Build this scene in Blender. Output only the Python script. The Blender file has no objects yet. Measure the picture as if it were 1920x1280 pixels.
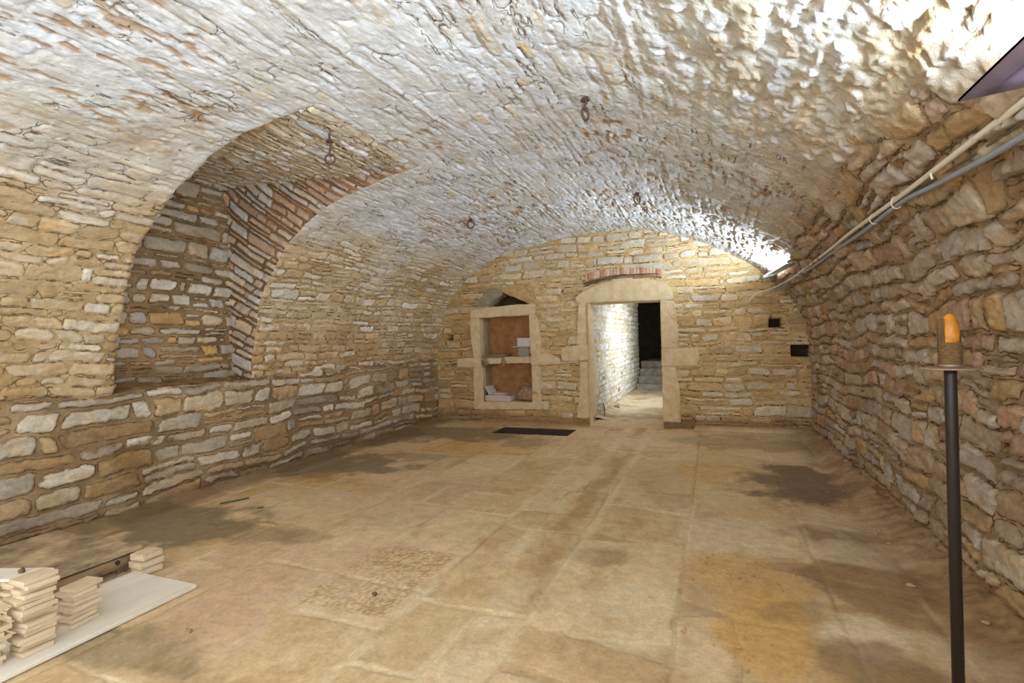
import bpy, bmesh, math, random
import numpy as np
from mathutils import Vector, Matrix

S = bpy.context.scene
C = S.collection
random.seed(7)

# ---------------------------------------------------------------- camera
YAW = math.atan(378 / 960.0); ROLL = math.radians(1.5); EYE = 1.42
fw = Vector((-math.sin(YAW), math.cos(YAW), 0)); rt = Vector((math.cos(YAW), math.sin(YAW), 0)); up = Vector((0, 0, 1))
Rv = rt * math.cos(ROLL) - up * math.sin(ROLL); Uv = up * math.cos(ROLL) + rt * math.sin(ROLL)
cam_data = bpy.data.cameras.new('camera'); cam = bpy.data.objects.new('camera', cam_data); C.objects.link(cam)
cam_data.sensor_width = 36; cam_data.lens = 18.0; cam_data.clip_start = 0.05; cam_data.clip_end = 100
M = Matrix((Rv, Uv, -fw)).transposed().to_4x4(); M.translation = Vector((0, 0, EYE)); cam.matrix_world = M
S.camera = cam

# ---------------------------------------------------------------- light and exposure
S.view_settings.view_transform = 'Standard'; S.view_settings.look = 'None'
S.view_settings.gamma = 1.0; S.view_settings.use_curve_mapping = False
S.view_settings.exposure = 0.0
S.cycles.max_bounces = 8; S.cycles.diffuse_bounces = 6
w = bpy.data.worlds.new('world'); S.world = w; w.use_nodes = True
w.node_tree.nodes['Background'].inputs[0].default_value = (0.90, 0.95, 1.0, 1)
w.node_tree.nodes['Background'].inputs[1].default_value = 3.0  # added fill light, entering through the open near end of the cellar

def area(name, loc, normal, long_dir, size, energy, color):
    l = bpy.data.lights.new(name, 'AREA'); l.shape = 'RECTANGLE'; l.size = size[0]; l.size_y = size[1]
    l.energy = energy; l.color = color
    o = bpy.data.objects.new(name, l); C.objects.link(o)
    z = -Vector(normal).normalized(); z = -Vector(normal).normalized()
    x = Vector(long_dir); x = (x - z * x.dot(z)).normalized(); y = z.cross(x)
    m = Matrix((x, y, z)).transposed().to_4x4(); m.translation = Vector(loc); o.matrix_world = m
    return o
COOL = (0.68, 0.83, 1.0)
area('uplight_front', (0.80, 1.08, 2.145), (-.72, 0, .69), (0, 1, 0), (1.5, .06), 150, COOL)
area('uplight_back', (0.745, 6.98, 2.225), (-.78, -.05, .62), (-.097, 1, 0), (1.3, .05), 180, COOL)
area('fill_behind_camera', (0.72, -0.75, 1.95), (-.66, .38, .65), (0, 1, 0), (.8, .25), 100, COOL)  # added fill lamp behind the camera to brighten the vault, no fixture there
area('corridor_light', (-0.58, 11.4, 1.45), (-1, 0, .05), (0, 1, 0), (2.6, 1.1), 85, (0.72, 0.84, 1.0))  # unseen lamp added on the right, lighting the corridor's left wall

# ---------------------------------------------------------------- numpy noise
rng = np.random.RandomState(11)
_T = rng.rand(65536).astype(np.float32)
def hsh(i, j=0, k=0, s=0):
    i = np.asarray(i).astype(np.int64); j = np.asarray(j).astype(np.int64); k = np.asarray(k).astype(np.int64)
    h = (i * 73856093) ^ (j * 19349663) ^ (k * 83492791) ^ (int(s) * 2654435761 & 0xffffffff)
    h = (h ^ (h >> 13)) * 1274126177
    return _T[(h ^ (h >> 16)) & 65535]
def n2(x, y, s=0):
    xi = np.floor(x); yi = np.floor(y); fx = x - xi; fy = y - yi
    fx = fx * fx * fx * (fx * (fx * 6 - 15) + 10); fy = fy * fy * fy * (fy * (fy * 6 - 15) + 10)
    xi = xi.astype(np.int64); yi = yi.astype(np.int64)
    a = hsh(xi, yi, 0, s); b = hsh(xi + 1, yi, 0, s); c = hsh(xi, yi + 1, 0, s); d = hsh(xi + 1, yi + 1, 0, s)
    return ((a + (b - a) * fx) * (1 - fy) + (c + (d - c) * fx) * fy) * 2 - 1
def n3(x, y, z, s=0):
    zi = np.floor(z); fz = z - zi; fz = fz * fz * (3 - 2 * fz); r = 0
    xi = np.floor(x); yi = np.floor(y); fx = x - xi; fy = y - yi
    fx = fx * fx * (3 - 2 * fx); fy = fy * fy * (3 - 2 * fy)
    def lay(k):
        a = hsh(xi, yi, k, s); b = hsh(xi + 1, yi, k, s); c = hsh(xi, yi + 1, k, s); d = hsh(xi + 1, yi + 1, k, s)
        return (a + (b - a) * fx) * (1 - fy) + (c + (d - c) * fx) * fy
    return (lay(zi) * (1 - fz) + lay(zi + 1) * fz) * 2 - 1
def fb(x, y, s=0, o=4, g=.5):
    r = 0; a = 1; t = 0
    for i in range(o):
        r = r + a * n2(x * 2 ** i + 17.3 * i, y * 2 ** i - 9.1 * i, s + i); t += a; a *= g
    return r / t
def ss(a, b, x):
    t = np.clip((x - a) / (b - a), 0, 1); return t * t * (3 - 2 * t)
def lin(c):
    c = np.array(c, float) / 255.0
    return np.where(c < .04045, c / 12.92, ((c + .055) / 1.055) ** 2.4)
def lin4(c): return tuple(float(v) for v in lin(c)) + (1.0,)
def warp3(P):
    x, y, z = P[..., 0], P[..., 1], P[..., 2]
    r = np.zeros_like(P)
    for k in range(3):
        r[..., k] = .022 * n3(x / .55, y / .55, z / .55, 50 + k) + .010 * n3(x / .17, y / .17, z / .17, 60 + k)
    return r

# ---------------------------------------------------------------- masonry
# u runs along the courses, v across them. Returns height, stone mask and per-stone random numbers.
def masonry(u, v, seed, h=.10, w=.28, gap=.008, bevel=.02, relief=.03, off=.012, wa=.02, wb=.009, mort=0.0, mn=.006,
            split=.25, tilt=.012, wavelen=.9, rough=.004, corner=.025, pit=0.0, pitn=.6):
    uu = u + wa * 1.2 * n2(u / .22, v / .22, seed) + wb * fb(u / .06, v / .06, seed + 3, 2)
    vv = v + wa * n2(u / wavelen, v / .5, seed + 5) + wa * .55 * n2(u / .27, v / .27, seed + 7) + wb * .8 * fb(u / .07, v / .05, seed + 9, 2)
    yv = vv / h; j = np.floor(yv)
    jit = lambda q, s: .34 * (hsh(q, 1, 0, seed + s) * 2 - 1)
    lo = j + jit(j, 20); hi = j + 1 + jit(j + 1, 20)
    dn = yv < lo; j = np.where(dn, j - 1, j); upm = yv >= hi; j = np.where(upm & ~dn, j + 1, j)
    lo = (j + jit(j, 20)) * h; hi = (j + 1 + jit(j + 1, 20)) * h
    wc = w * (.7 + .65 * hsh(j, 2, 0, seed + 21))
    xu = uu / wc + hsh(j, 3, 0, seed + 22) * 7
    i = np.floor(xu)
    jx = lambda q: .38 * (hsh(q, j, 1, seed + 23) * 2 - 1)
    l = i + jx(i); r = i + 1 + jx(i + 1)
    dn = xu < l; i2 = np.where(dn, i - 1, i); upm = (xu >= r) & ~dn; i = np.where(upm, i2 + 1, i2)
    l = (i + jx(i)) * wc; r = (i + 1 + jx(i + 1)) * wc; xx = uu + hsh(j, 3, 0, seed + 22) * 7 * wc
    k = np.zeros_like(i)
    sp = (hsh(i, j, 2, seed + 24) < split) & ((hi - lo) > h * .8)
    cut = lo + (hi - lo) * (.35 + .3 * hsh(i, j, 3, seed + 25))
    top = sp & (vv > cut); k = np.where(top, 1, k)
    lo2 = np.where(top, cut, lo); hi2 = np.where(sp & ~top, cut, hi)
    cx = (l + r) / 2; cy = (lo2 + hi2) / 2; a = (r - l) / 2; b = (hi2 - lo2) / 2
    px = (xx - cx); py = (vv - cy)
    ra = [hsh(i, j, 10 + q + 7 * k, seed + 30) for q in range(6)]
    g = gap * (.3 + 1.5 * ra[0])
    cr = np.minimum(np.minimum(a, b) * .9, corner * (.4 + 1.2 * ra[1]))
    # skewed ends of each stone
    px = px + py * (ra[2] - .5) * .7
    qx = np.abs(px) - (a - g - cr); qy = np.abs(py) - (b - g - cr)
    d = cr - np.sqrt(np.maximum(qx, 0) ** 2 + np.maximum(qy, 0) ** 2) - np.minimum(np.maximum(qx, qy), 0)
    d = d + .004 * fb(u / .025, v / .025, seed + 40, 2)
    prof = ss(-.002, bevel, d)
    hs = relief * prof + off * (ra[3] * 2 - 1) + tilt * ((ra[4] * 2 - 1) * px / np.maximum(a, .03) + (ra[5] * 2 - 1) * py / np.maximum(b, .03)) * prof
    hs = hs + rough * fb(u / .05 + ra[0] * 9, v / .025, seed + 44, 4) * 1.6 - .03 * (1 - prof) ** 2
    hm = mort + mn * fb(u / .09, v / .07, seed + 48, 4) * 2
    m = ss(-.003, .003, hs - hm)
    hh = np.maximum(hs, hm)
    if np.any(np.asarray(pit) > 0):
        pn = fb(u / .16, v / .05, seed + 52, 3)
        pk = ss(pitn - .08, pitn + .12, pn) * ss(.02, 0, np.abs(d))
        hh = hh - pit * pk
    return dict(h=hh, m=m, r=ra, d=d, hm=hm)

def pick(pal, r):
    pal = np.array([lin(c) for c in pal]); n = len(pal); t = np.clip(r * n, 0, n - 1e-3)
    i = t.astype(int); return pal[i]
def lay(a, b, t): return a + (b - a) * t[..., None]
def stonecol(res, pal, mort1, mort2, u, v, seed, var=.16, stain=None):
    c = pick(pal, res['r'][2] * .999)
    f = 1 + var * (res['r'][5] * 2 - 1) + .16 * fb(u / .09, v / .035, seed + 1, 3)
    c = c * f[..., None]
    t = ss(.1, .55, fb(u / .12, v / .06, seed + 8, 3))
    c = lay(c, c * np.array([1.0, .80, .55]), t * .55)
    mm = lay(lin(mort1) + 0 * c, lin(mort2) + 0 * c, ss(-.35, .35, fb(u / .35, v / .3, seed + 4, 3)))
    mm = mm * (1 + .14 * fb(u / .05, v / .05, seed + 6, 2))[..., None]
    return lay(mm, c, res['m'])

# ---------------------------------------------------------------- materials
def mat_masonry(name, rough=.9, bump=.35, scale=1.0, spec=.15, grain=.22, crack=.9, aniso=(9, 34, 1), ani=1.6):
    m = bpy.data.materials.new(name); m.use_nodes = True; t = m.node_tree; N = t.nodes; L = t.links
    b = N['Principled BSDF']; b.inputs['Roughness'].default_value = rough
    b.inputs['Specular IOR Level'].default_value = spec
    at = N.new('ShaderNodeAttribute'); at.attribute_name = 'Col'
    geo = N.new('ShaderNodeTexCoord')
    n1 = N.new('ShaderNodeTexNoise'); n1.inputs['Scale'].default_value = 38 * scale; n1.inputs['Detail'].default_value = 9; n1.inputs['Roughness'].default_value = .72
    n2_ = N.new('ShaderNodeTexNoise'); n2_.inputs['Scale'].default_value = 9 * scale; n2_.inputs['Detail'].default_value = 7; n2_.inputs['Roughness'].default_value = .65
    L.new(geo.outputs['Object'], n1.inputs['Vector']); L.new(geo.outputs['Object'], n2_.inputs['Vector'])
    mr = N.new('ShaderNodeMapRange'); mr.inputs[1].default_value = .28; mr.inputs[2].default_value = .72
    mr.inputs[3].default_value = 1 - grain; mr.inputs[4].default_value = 1 + grain
    L.new(n1.outputs['Fac'], mr.inputs[0])
    mr2 = N.new('ShaderNodeMapRange'); mr2.inputs[1].default_value = .3; mr2.inputs[2].default_value = .7
    mr2.inputs[3].default_value = 1 - grain * .7; mr2.inputs[4].default_value = 1 + grain * .7
    L.new(n2_.outputs['Fac'], mr2.inputs[0])
    mu = N.new('ShaderNodeMath'); mu.operation = 'MULTIPLY'; L.new(mr.outputs[0], mu.inputs[0]); L.new(mr2.outputs[0], mu.inputs[1])
    vm = N.new('ShaderNodeVectorMath'); vm.operation = 'SCALE'; L.new(at.outputs['Color'], vm.inputs[0]); L.new(mu.outputs[0], vm.inputs['Scale'])
    L.new(vm.outputs[0], b.inputs['Base Color'])
    # thin open joints along the stone edges: brown bedding, darkened for the shade in the gaps (uvd attribute: course coordinates and distance to the stone's edge)
    ua = N.new('ShaderNodeAttribute'); ua.attribute_name = 'uvd'
    sx = N.new('ShaderNodeSeparateXYZ'); L.new(ua.outputs['Vector'], sx.inputs[0])
    an = N.new('ShaderNodeTexNoise'); an.inputs['Scale'].default_value = 1; an.inputs['Detail'].default_value = 6; an.inputs['Roughness'].default_value = .62
    mp = N.new('ShaderNodeMapping'); mp.inputs['Scale'].default_value = aniso
    L.new(ua.outputs['Vector'], mp.inputs['Vector']); L.new(mp.outputs[0], an.inputs['Vector'])
    def mth(op, x, y=None, z=None):
        q = N.new('ShaderNodeMath'); q.operation = op
        for i_, v_ in enumerate((x, y, z)):
            if v_ is None: continue
            if isinstance(v_, (int, float)): q.inputs[i_].default_value = v_
            else: L.new(v_, q.inputs[i_])
        return q.outputs[0]
    dd = mth('ADD', sx.outputs[2], mth('MULTIPLY', mth('SUBTRACT', n1.outputs['Fac'], .5), .014))
    dd = mth('ABSOLUTE', dd)
    ck = N.new('ShaderNodeMapRange'); ck.interpolation_type = 'SMOOTHSTEP'; ck.inputs[1].default_value = .0012; ck.inputs[2].default_value = .0045; ck.inputs[3].default_value = 1; ck.inputs[4].default_value = 0
    L.new(dd, ck.inputs[0])
    cm = N.new('ShaderNodeMapRange'); cm.inputs[1].default_value = .44; cm.inputs[2].default_value = .54; L.new(n2_.outputs['Fac'], cm.inputs[0])
    cv = mth('MULTIPLY', ck.outputs[0], mth('MULTIPLY', cm.outputs[0], crack))
    mx = N.new('ShaderNodeMix'); mx.data_type = 'RGBA'; L.new(cv, mx.inputs[0]); L.new(vm.outputs[0], mx.inputs[6]); mx.inputs[7].default_value = lin4((78, 56, 36))
    L.new(mx.outputs[2], b.inputs['Base Color'])
    hgt = mth('SUBTRACT', mth('ADD', n1.outputs['Fac'], mth('MULTIPLY', an.outputs['Fac'], ani)), mth('MULTIPLY', cv, .8))
    bp = N.new('ShaderNodeBump'); bp.inputs['Strength'].default_value = bump; bp.inputs['Distance'].default_value = .02
    L.new(hgt, bp.inputs['Height']); L.new(bp.outputs[0], b.inputs['Normal'])
    return m
def mat(name, col, rough=.6, metal=0.0, noise=0.0, scale=30, col2=None, bump=0.0, spec=.4, stretch=(1, 1, 1), emit=None):
    m = bpy.data.materials.new(name); m.use_nodes = True; t = m.node_tree; N = t.nodes; L = t.links
    b = N['Principled BSDF']; b.inputs['Roughness'].default_value = rough; b.inputs['Metallic'].default_value = metal
    b.inputs['Specular IOR Level'].default_value = spec
    tc = N.new('ShaderNodeTexCoord'); mp = N.new('ShaderNodeMapping'); mp.inputs['Scale'].default_value = stretch
    nz = N.new('ShaderNodeTexNoise'); nz.inputs['Scale'].default_value = scale; nz.inputs['Detail'].default_value = 8; nz.inputs['Roughness'].default_value = .65
    L.new(tc.outputs['Object'], mp.inputs['Vector']); L.new(mp.outputs[0], nz.inputs['Vector'])
    cr = N.new('ShaderNodeValToRGB'); cr.color_ramp.elements[0].position = .32; cr.color_ramp.elements[1].position = .68
    c1 = lin4(col); c2 = lin4(col2) if col2 else tuple(min(1, v * (1 - noise)) for v in c1[:3]) + (1,)
    cr.color_ramp.elements[0].color = c2; cr.color_ramp.elements[1].color = c1
    L.new(nz.outputs['Fac'], cr.inputs[0]); L.new(cr.outputs[0], b.inputs['Base Color'])
    if bump:
        bp = N.new('ShaderNodeBump'); bp.inputs['Strength'].default_value = bump; bp.inputs['Distance'].default_value = .004
        L.new(nz.outputs['Fac'], bp.inputs['Height']); L.new(bp.outputs[0], b.inputs['Normal'])
    if emit:
        b.inputs['Emission Color'].default_value = lin4(emit[0]); b.inputs['Emission Strength'].default_value = emit[1]
    return m
M_WALL = mat_masonry('rubble_masonry', bump=.55)
M_VAULT = mat_masonry('limewashed_vault_masonry', bump=.62, grain=.15, crack=.8, aniso=(11, 26, 1), ani=1.0)
M_FLOOR = mat_masonry('worn_stone_slabs', rough=.72, bump=.10, scale=1.3, spec=.22, grain=.2, crack=.15, aniso=(12, 12, 1))
M_ASH = mat('dressed_limestone', (224, 204, 168), .85, scale=9, col2=(204, 174, 130), bump=.5, spec=.15)

# ---------------------------------------------------------------- grid meshes
class Grid:
    """collects grids of points into ONE mesh"""
    def __init__(s): s.P = []; s.F = []; s.K = []; s.U = []; s.n = 0
    def add(s, P, col, keep=None, uvd=None):
        a, b = P.shape[:2]
        idx = np.arange(a * b).reshape(a, b) + s.n
        q = np.stack([idx[:-1, :-1], idx[1:, :-1], idx[1:, 1:], idx[:-1, 1:]], -1)
        if keep is not None: q = q[keep]
        s.P.append(P.reshape(-1, 3)); s.K.append(col.reshape(-1, 3)); s.F.append(q.reshape(-1, 4)); s.n += a * b
        s.U.append((np.stack([np.broadcast_to(q, (a, b)) for q in uvd], -1) if uvd is not None else P * np.array([1, 1, 0]) + np.array([0, 0, .1])).reshape(-1, 3))
    def build(s, name, m, parent=None, kind=None):
        P = np.concatenate(s.P).astype(np.float32); F = np.concatenate(s.F).astype(np.int32); K = np.concatenate(s.K)
        used = np.zeros(len(P), bool); used[F.ravel()] = True
        mp = np.cumsum(used) - 1; P = P[used]; K = K[used]; U = np.concatenate(s.U)[used]; F = mp[F].astype(np.int32)
        me = bpy.data.meshes.new(name); me.vertices.add(len(P)); me.vertices.foreach_set('co', P.ravel())
        me.loops.add(F.size); me.loops.foreach_set('vertex_index', F.ravel())
        me.polygons.add(len(F)); me.polygons.foreach_set('loop_start', np.arange(0, F.size, 4, dtype=np.int32))
        me.update(calc_edges=True)
        me.polygons.foreach_set('use_smooth', np.ones(len(F), bool))
        ca = me.attributes.new('Col', 'FLOAT_COLOR', 'POINT')
        ca.data.foreach_set('color', np.concatenate([np.clip(K, 0, 1), np.ones((len(K), 1))], 1).astype(np.float32).ravel())
        ua = me.attributes.new('uvd', 'FLOAT_VECTOR', 'POINT'); ua.data.foreach_set('vector', U.astype(np.float32).ravel())
        me.materials.append(m); me.update()
        o = bpy.data.objects.new(name, me); C.objects.link(o)
        if parent: o.parent = parent
        if kind: o['kind'] = kind
        return o
def steps(a, b, d0, d1, snaps=()):
    out = [a]; x = a
    while x < b:
        t = (x - a) / (b - a); x += d0 + (d1 - d0) * t; out.append(x)
    out[-1] = b; out = np.array(out)
    for q in snaps: out[np.argmin(np.abs(out - q))] = q
    return out

# vault profile, left foot -> right foot
pf = np.array([(-4.80, 0), (-4.80, .55), (-4.80, 1.08), (-4.74, 1.5), (-4.55, 2.1), (-4.25, 2.48), (-3.87, 2.76), (-3.3, 2.98), (-2.55, 3.115),
      (-2.0, 3.16), (-1.3, 3.165), (-0.8, 3.09), (-0.33, 2.95), (0.1, 2.74), (0.48, 2.51), (.8, 2.27), (1.02, 2.02), (1.18, 1.72), (1.25, 1.45), (1.28, .85), (1.28, 0)], float)
def catmull(p, n=40):
    q = [p[0]]
    for i in range(len(p) - 1):
        p0 = p[max(i - 1, 0)]; p1 = p[i]; p2 = p[i + 1]; p3 = p[min(i + 2, len(p) - 1)]
        for t in np.linspace(0, 1, n + 1)[1:]:
            q.append(.5 * ((2 * p1) + (p2 - p0) * t + (2 * p0 - 5 * p1 + 4 * p2 - p3) * t * t + (3 * p1 - p0 - 3 * p2 + p3) * t ** 3))
    return np.array(q)
cp = catmull(pf); sl = np.concatenate([[0], np.cumsum(np.linalg.norm(np.diff(cp, axis=0), axis=1))])
LT = sl[-1]
def s_of(i): return sl[i * 40]
sA = s_of(2); sB = s_of(8); sC = s_of(17)          # ledge, recess crown, right springing
DS = .0115
def seg(a, b, d): return np.linspace(a, b, max(2, int(round((b - a) / d)) + 1))
sv = np.concatenate([seg(0, sA, DS), seg(sA, sB, DS)[1:], seg(sB, sC, DS)[1:], seg(sC, LT, DS)[1:]])
iA = len(seg(0, sA, DS)) - 1; iB = iA + len(seg(sA, sB, DS)) - 1; iC = iB + len(seg(sB, sC, DS)) - 1
RY0, RY1 = 2.83, 4.22
Yb = 8.35
yv = np.concatenate([steps(-1.2, 1.0, .06, .04)[:-1], steps(1.0, Yb + .12, .0095, .0185, (RY0, RY1))])
j0 = int(np.argmin(np.abs(yv - RY0))); j1 = int(np.argmin(np.abs(yv - RY1)))
px_ = np.interp(sv, sl, cp[:, 0]); pz_ = np.interp(sv, sl, cp[:, 1])
tx = np.gradient(px_, sv); tz = np.gradient(pz_, sv); tl = np.hypot(tx, tz)
nx_, nz_ = tz / tl, -tx / tl        # inward normal
Sg, Yg = np.meshgrid(sv, yv, indexing='ij')
P0 = np.stack([np.broadcast_to(px_[:, None], Sg.shape), Yg, np.broadcast_to(pz_[:, None], Sg.shape)], -1).copy()
NN = np.stack([np.broadcast_to(nx_[:, None], Sg.shape), 0 * Yg, np.broadcast_to(nz_[:, None], Sg.shape)], -1)
X0, Z0 = P0[..., 0], P0[..., 2]

PAL_LOW = [(208, 196, 174), (194, 180, 158), (182, 168, 146), (198, 180, 150), (190, 162, 124), (172, 142, 102), (214, 202, 182), (168, 154, 134)]
PAL_VL = [(220, 206, 180), (212, 192, 158), (202, 174, 132), (228, 220, 204), (200, 172, 132), (214, 194, 162)]
PAL_VU = [(222, 222, 220), (226, 226, 224), (216, 212, 204), (214, 202, 178), (232, 233, 234), (216, 210, 196)]
PAL_R = [(190, 172, 146), (180, 158, 128), (188, 176, 158), (168, 146, 116), (182, 168, 150), (180, 150, 110), (168, 150, 130), (176, 146, 122)]
PAL_B = [(214, 192, 152), (212, 196, 164), (200, 172, 128), (222, 208, 180), (192, 166, 126), (208, 178, 128), (212, 198, 170)]

dd_ = np.zeros_like(Sg) + .1; h = np.zeros_like(Sg); col = np.zeros(Sg.shape + (3,))
def zone(i_a, i_b, fn):
    sl_ = slice(i_a, i_b); r, c, q = fn(Yg[sl_], Sg[sl_], X0[sl_], Z0[sl_]); h[sl_] = r; col[sl_] = c; dd_[sl_] = q
def z_low(u, v, x, z):
    r = masonry(u, v, 100, h=.135, w=.40, gap=.012, bevel=.016, relief=.024, off=.008, mort=.006 + .010 * ss(-.1, .5, fb(u / .8, v / .3, 3, 2)), mn=.006, split=.25, corner=.035, wa=.034, wb=.018, tilt=.008)
    c = stonecol(r, PAL_LOW, (172, 146, 110), (144, 118, 84), u, v, 110)
    # damp dark soil creeping up from the floor
    t = ss(.28, -.05, v + .16 * fb(u / .35, v / .12, 5, 3)); c = lay(c, lin((120, 92, 62)) + 0 * c, t * .8)
    t = ss(.25, .6, fb(u / .5, v / .25, 8, 3)); c = lay(c, c * np.array([.62, .52, .42]), t * .6)
    return r['h'], c, r['d']
def z_vault(u, v, x, z):
    uppr = ss(-4.5, -3.3, x + .35 * fb(u / .6, v / .5, 12, 2)) * ss(1.25, .3, x)   # towards the crown the joints are smeared with lime
    rgh = ss(-.9, .35, x) * ss(4.6, 2.6, u)                        # rough coarse stretch to the right front
    mlev = .011 + .007 * fb(u / .7, v / .4, 14, 2) + .007 * uppr
    r = masonry(u, v, 200, h=.085, w=.30, gap=.006, bevel=.016, relief=.017, off=.007, mort=mlev, mn=.005, split=.2, corner=.03, wa=.026, wb=.014, tilt=.007,
                pit=.022 * uppr, pitn=.12, rough=.006)
    r2 = masonry(u, v, 260, h=.12, w=.20, gap=.010, bevel=.025, relief=.024, off=.010, mort=.012, mn=.009, split=.2, corner=.045, wa=.055, wb=.022, tilt=.014, rough=.008)
    hh = r['h'] * (1 - rgh) + r2['h'] * rgh * 1.15
    rid = 0
    sm = uppr * (1 - .5 * rgh)
    hh = hh * (1 - .5 * sm) + .004 * uppr * fb(u / .035, v / .02, 31, 3) + .006 * uppr * fb(u / .22, v / .10, 33, 4)
    c = stonecol(r, PAL_VL, (206, 182, 142), (190, 162, 118), u, v, 210)
    c2 = stonecol(r, PAL_VU, (228, 230, 230), (220, 218, 210), u, v, 220, var=.06)
    c = lay(c, c2, uppr)
    c3 = stonecol(r2, PAL_VU[:4] + PAL_VL[:2], (222, 222, 214), (212, 202, 178), u, v, 230)
    c = lay(c, c3, rgh)
    br = ss(.16, .30, fb(u / .13, v / .045, 36, 4) - .25 * (1 - ss(.0, .03, r['hm'] - r['h'] + .02))) * uppr * (1 - .5 * rgh) * ss(-.35, .15, fb(u / .9, v / .6, 37, 2))
    hh = hh - .009 * br                                             # pits where the lime has fallen off the brown bedding
    c = lay(c, lin((176, 136, 86)) + 0 * c, br * .75)
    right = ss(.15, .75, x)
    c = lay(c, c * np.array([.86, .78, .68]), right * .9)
    # long straight ridges left by the centering boards
    for xr in (-1.95, -1.12, -.35):
        g = np.exp(-((x - xr - .02 * n2(u / .8, 0 * u, 5)) / .012) ** 2) * ss(-.3, .2, n2(u / .5, 0 * u + xr * 9, 9)); hh = hh + .010 * g
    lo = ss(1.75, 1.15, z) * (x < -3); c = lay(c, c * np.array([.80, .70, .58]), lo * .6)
    return hh, c, np.where(rgh > .5, r2['d'] + .05 + .03 * ss(-.35, .0, fb(u / .3, v / .3, 38, 2)), r['d'] + .03 * uppr * ss(-.3, .1, fb(u / .2, v / .2, 39, 2)))
def z_right(u, v, x, z):
    vv = (LT - v)
    r = masonry(u + .25 * vv, vv, 300, h=.13, w=.30, gap=.007, bevel=.018, relief=.026, off=.013, mort=.002, mn=.009, split=.25, corner=.028, wa=.045, wb=.018, tilt=.014, rough=.008)
    c = stonecol(r, PAL_R, (168, 142, 106), (146, 120, 88), u, vv, 310)
    t = ss(.24, .0, vv + .1 * fb(u / .3, vv / .1, 5, 3)); c = lay(c, lin((150, 114, 74)) + 0 * c, t * .85)
    return r['h'], c, r['d']
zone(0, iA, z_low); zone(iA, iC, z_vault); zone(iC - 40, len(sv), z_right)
# the springing on the right: coarse stones blend into the wall
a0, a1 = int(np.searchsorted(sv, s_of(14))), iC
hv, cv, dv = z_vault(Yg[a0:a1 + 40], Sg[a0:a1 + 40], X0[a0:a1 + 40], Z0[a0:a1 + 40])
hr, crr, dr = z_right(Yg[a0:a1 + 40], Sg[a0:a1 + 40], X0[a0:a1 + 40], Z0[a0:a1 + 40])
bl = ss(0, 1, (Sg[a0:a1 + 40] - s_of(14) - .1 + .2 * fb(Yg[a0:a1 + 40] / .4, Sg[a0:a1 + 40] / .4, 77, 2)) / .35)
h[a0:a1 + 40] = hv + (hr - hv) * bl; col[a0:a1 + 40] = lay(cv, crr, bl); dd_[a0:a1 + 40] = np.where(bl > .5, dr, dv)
q0, q1 = iA - 8, iA + 12; q_ = (slice(q0, q1),)
hl, cl, dl = z_low(Yg[q_], Sg[q_], X0[q_], Z0[q_]); hv, cv, dv = z_vault(Yg[q_], Sg[q_], X0[q_], Z0[q_])
bl = (Sg[q_] > sA + .03 + .06 * n2(Yg[q_] / .22, 0 * Sg[q_], 91)) * 1.0
h[q_] = hl + (hv - hl) * bl; col[q_] = lay(cl, cv, bl); dd_[q_] = np.where(bl > .5, dv, dl)
# seams: ledge and recess edges
def fade(d, wd=.03): return ss(0, wd, d)
eA = np.abs(Sg - sA); h *= .25 + .75 * fade(eA, .02); h[Sg < sA] += (.025 * ss(sA - .5, sA - .02, Sg) * fade(sA - Sg, .02))[Sg < sA]
dS = np.maximum(np.maximum(sA - Sg, Sg - sB), 0); dY = np.maximum(np.maximum(RY0 - Yg, Yg - RY1), 0)
dist = np.hypot(dS, dY); inside = (dist == 0) & ~((Sg <= sA) | (Sg >= sB) | (Yg <= RY0) | (Yg >= RY1))
h *= .35 + .65 * fade(dist, .03)
PP = P0 + warp3(P0) * ss(0, .3, Z0 + .1)[..., None] + NN * h[..., None]
Wd = (warp3(P0) * ss(0, .3, Z0 + .1)[..., None])
keepf = np.ones((len(sv) - 1, len(yv) - 1), bool); keepf[iA:iB, j0:j1] = False
g = Grid(); g.add(PP[:iA + 1], col[:iA + 1], None, (Yg[:iA + 1], Sg[:iA + 1], dd_[:iA + 1])); g.build('wall_left', M_WALL, kind='structure')
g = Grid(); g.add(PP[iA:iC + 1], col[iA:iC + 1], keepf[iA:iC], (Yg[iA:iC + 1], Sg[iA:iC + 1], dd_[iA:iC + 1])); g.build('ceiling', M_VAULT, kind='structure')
g = Grid(); g.add(PP[iC:], col[iC:], None, (Yg[iC:], Sg[iC:], dd_[iC:])); g.build('wall_right', M_WALL, kind='structure')

# ---- recess (lunette) in the left side of the vault
XB = -5.07; ZT = 3.24
g = Grid()
def zb(z): return 1.08 + (z - 1.08) * (ZT - 1.08) / (pz_[iB] - 1.08)
PAL_N = [(204, 192, 172), (216, 208, 192), (188, 174, 152), (208, 190, 158), (176, 160, 136), (196, 186, 172), (202, 168, 116)]
PAL_V = [(208, 192, 172), (196, 180, 164), (208, 182, 154), (194, 162, 132), (206, 198, 188)]
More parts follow.
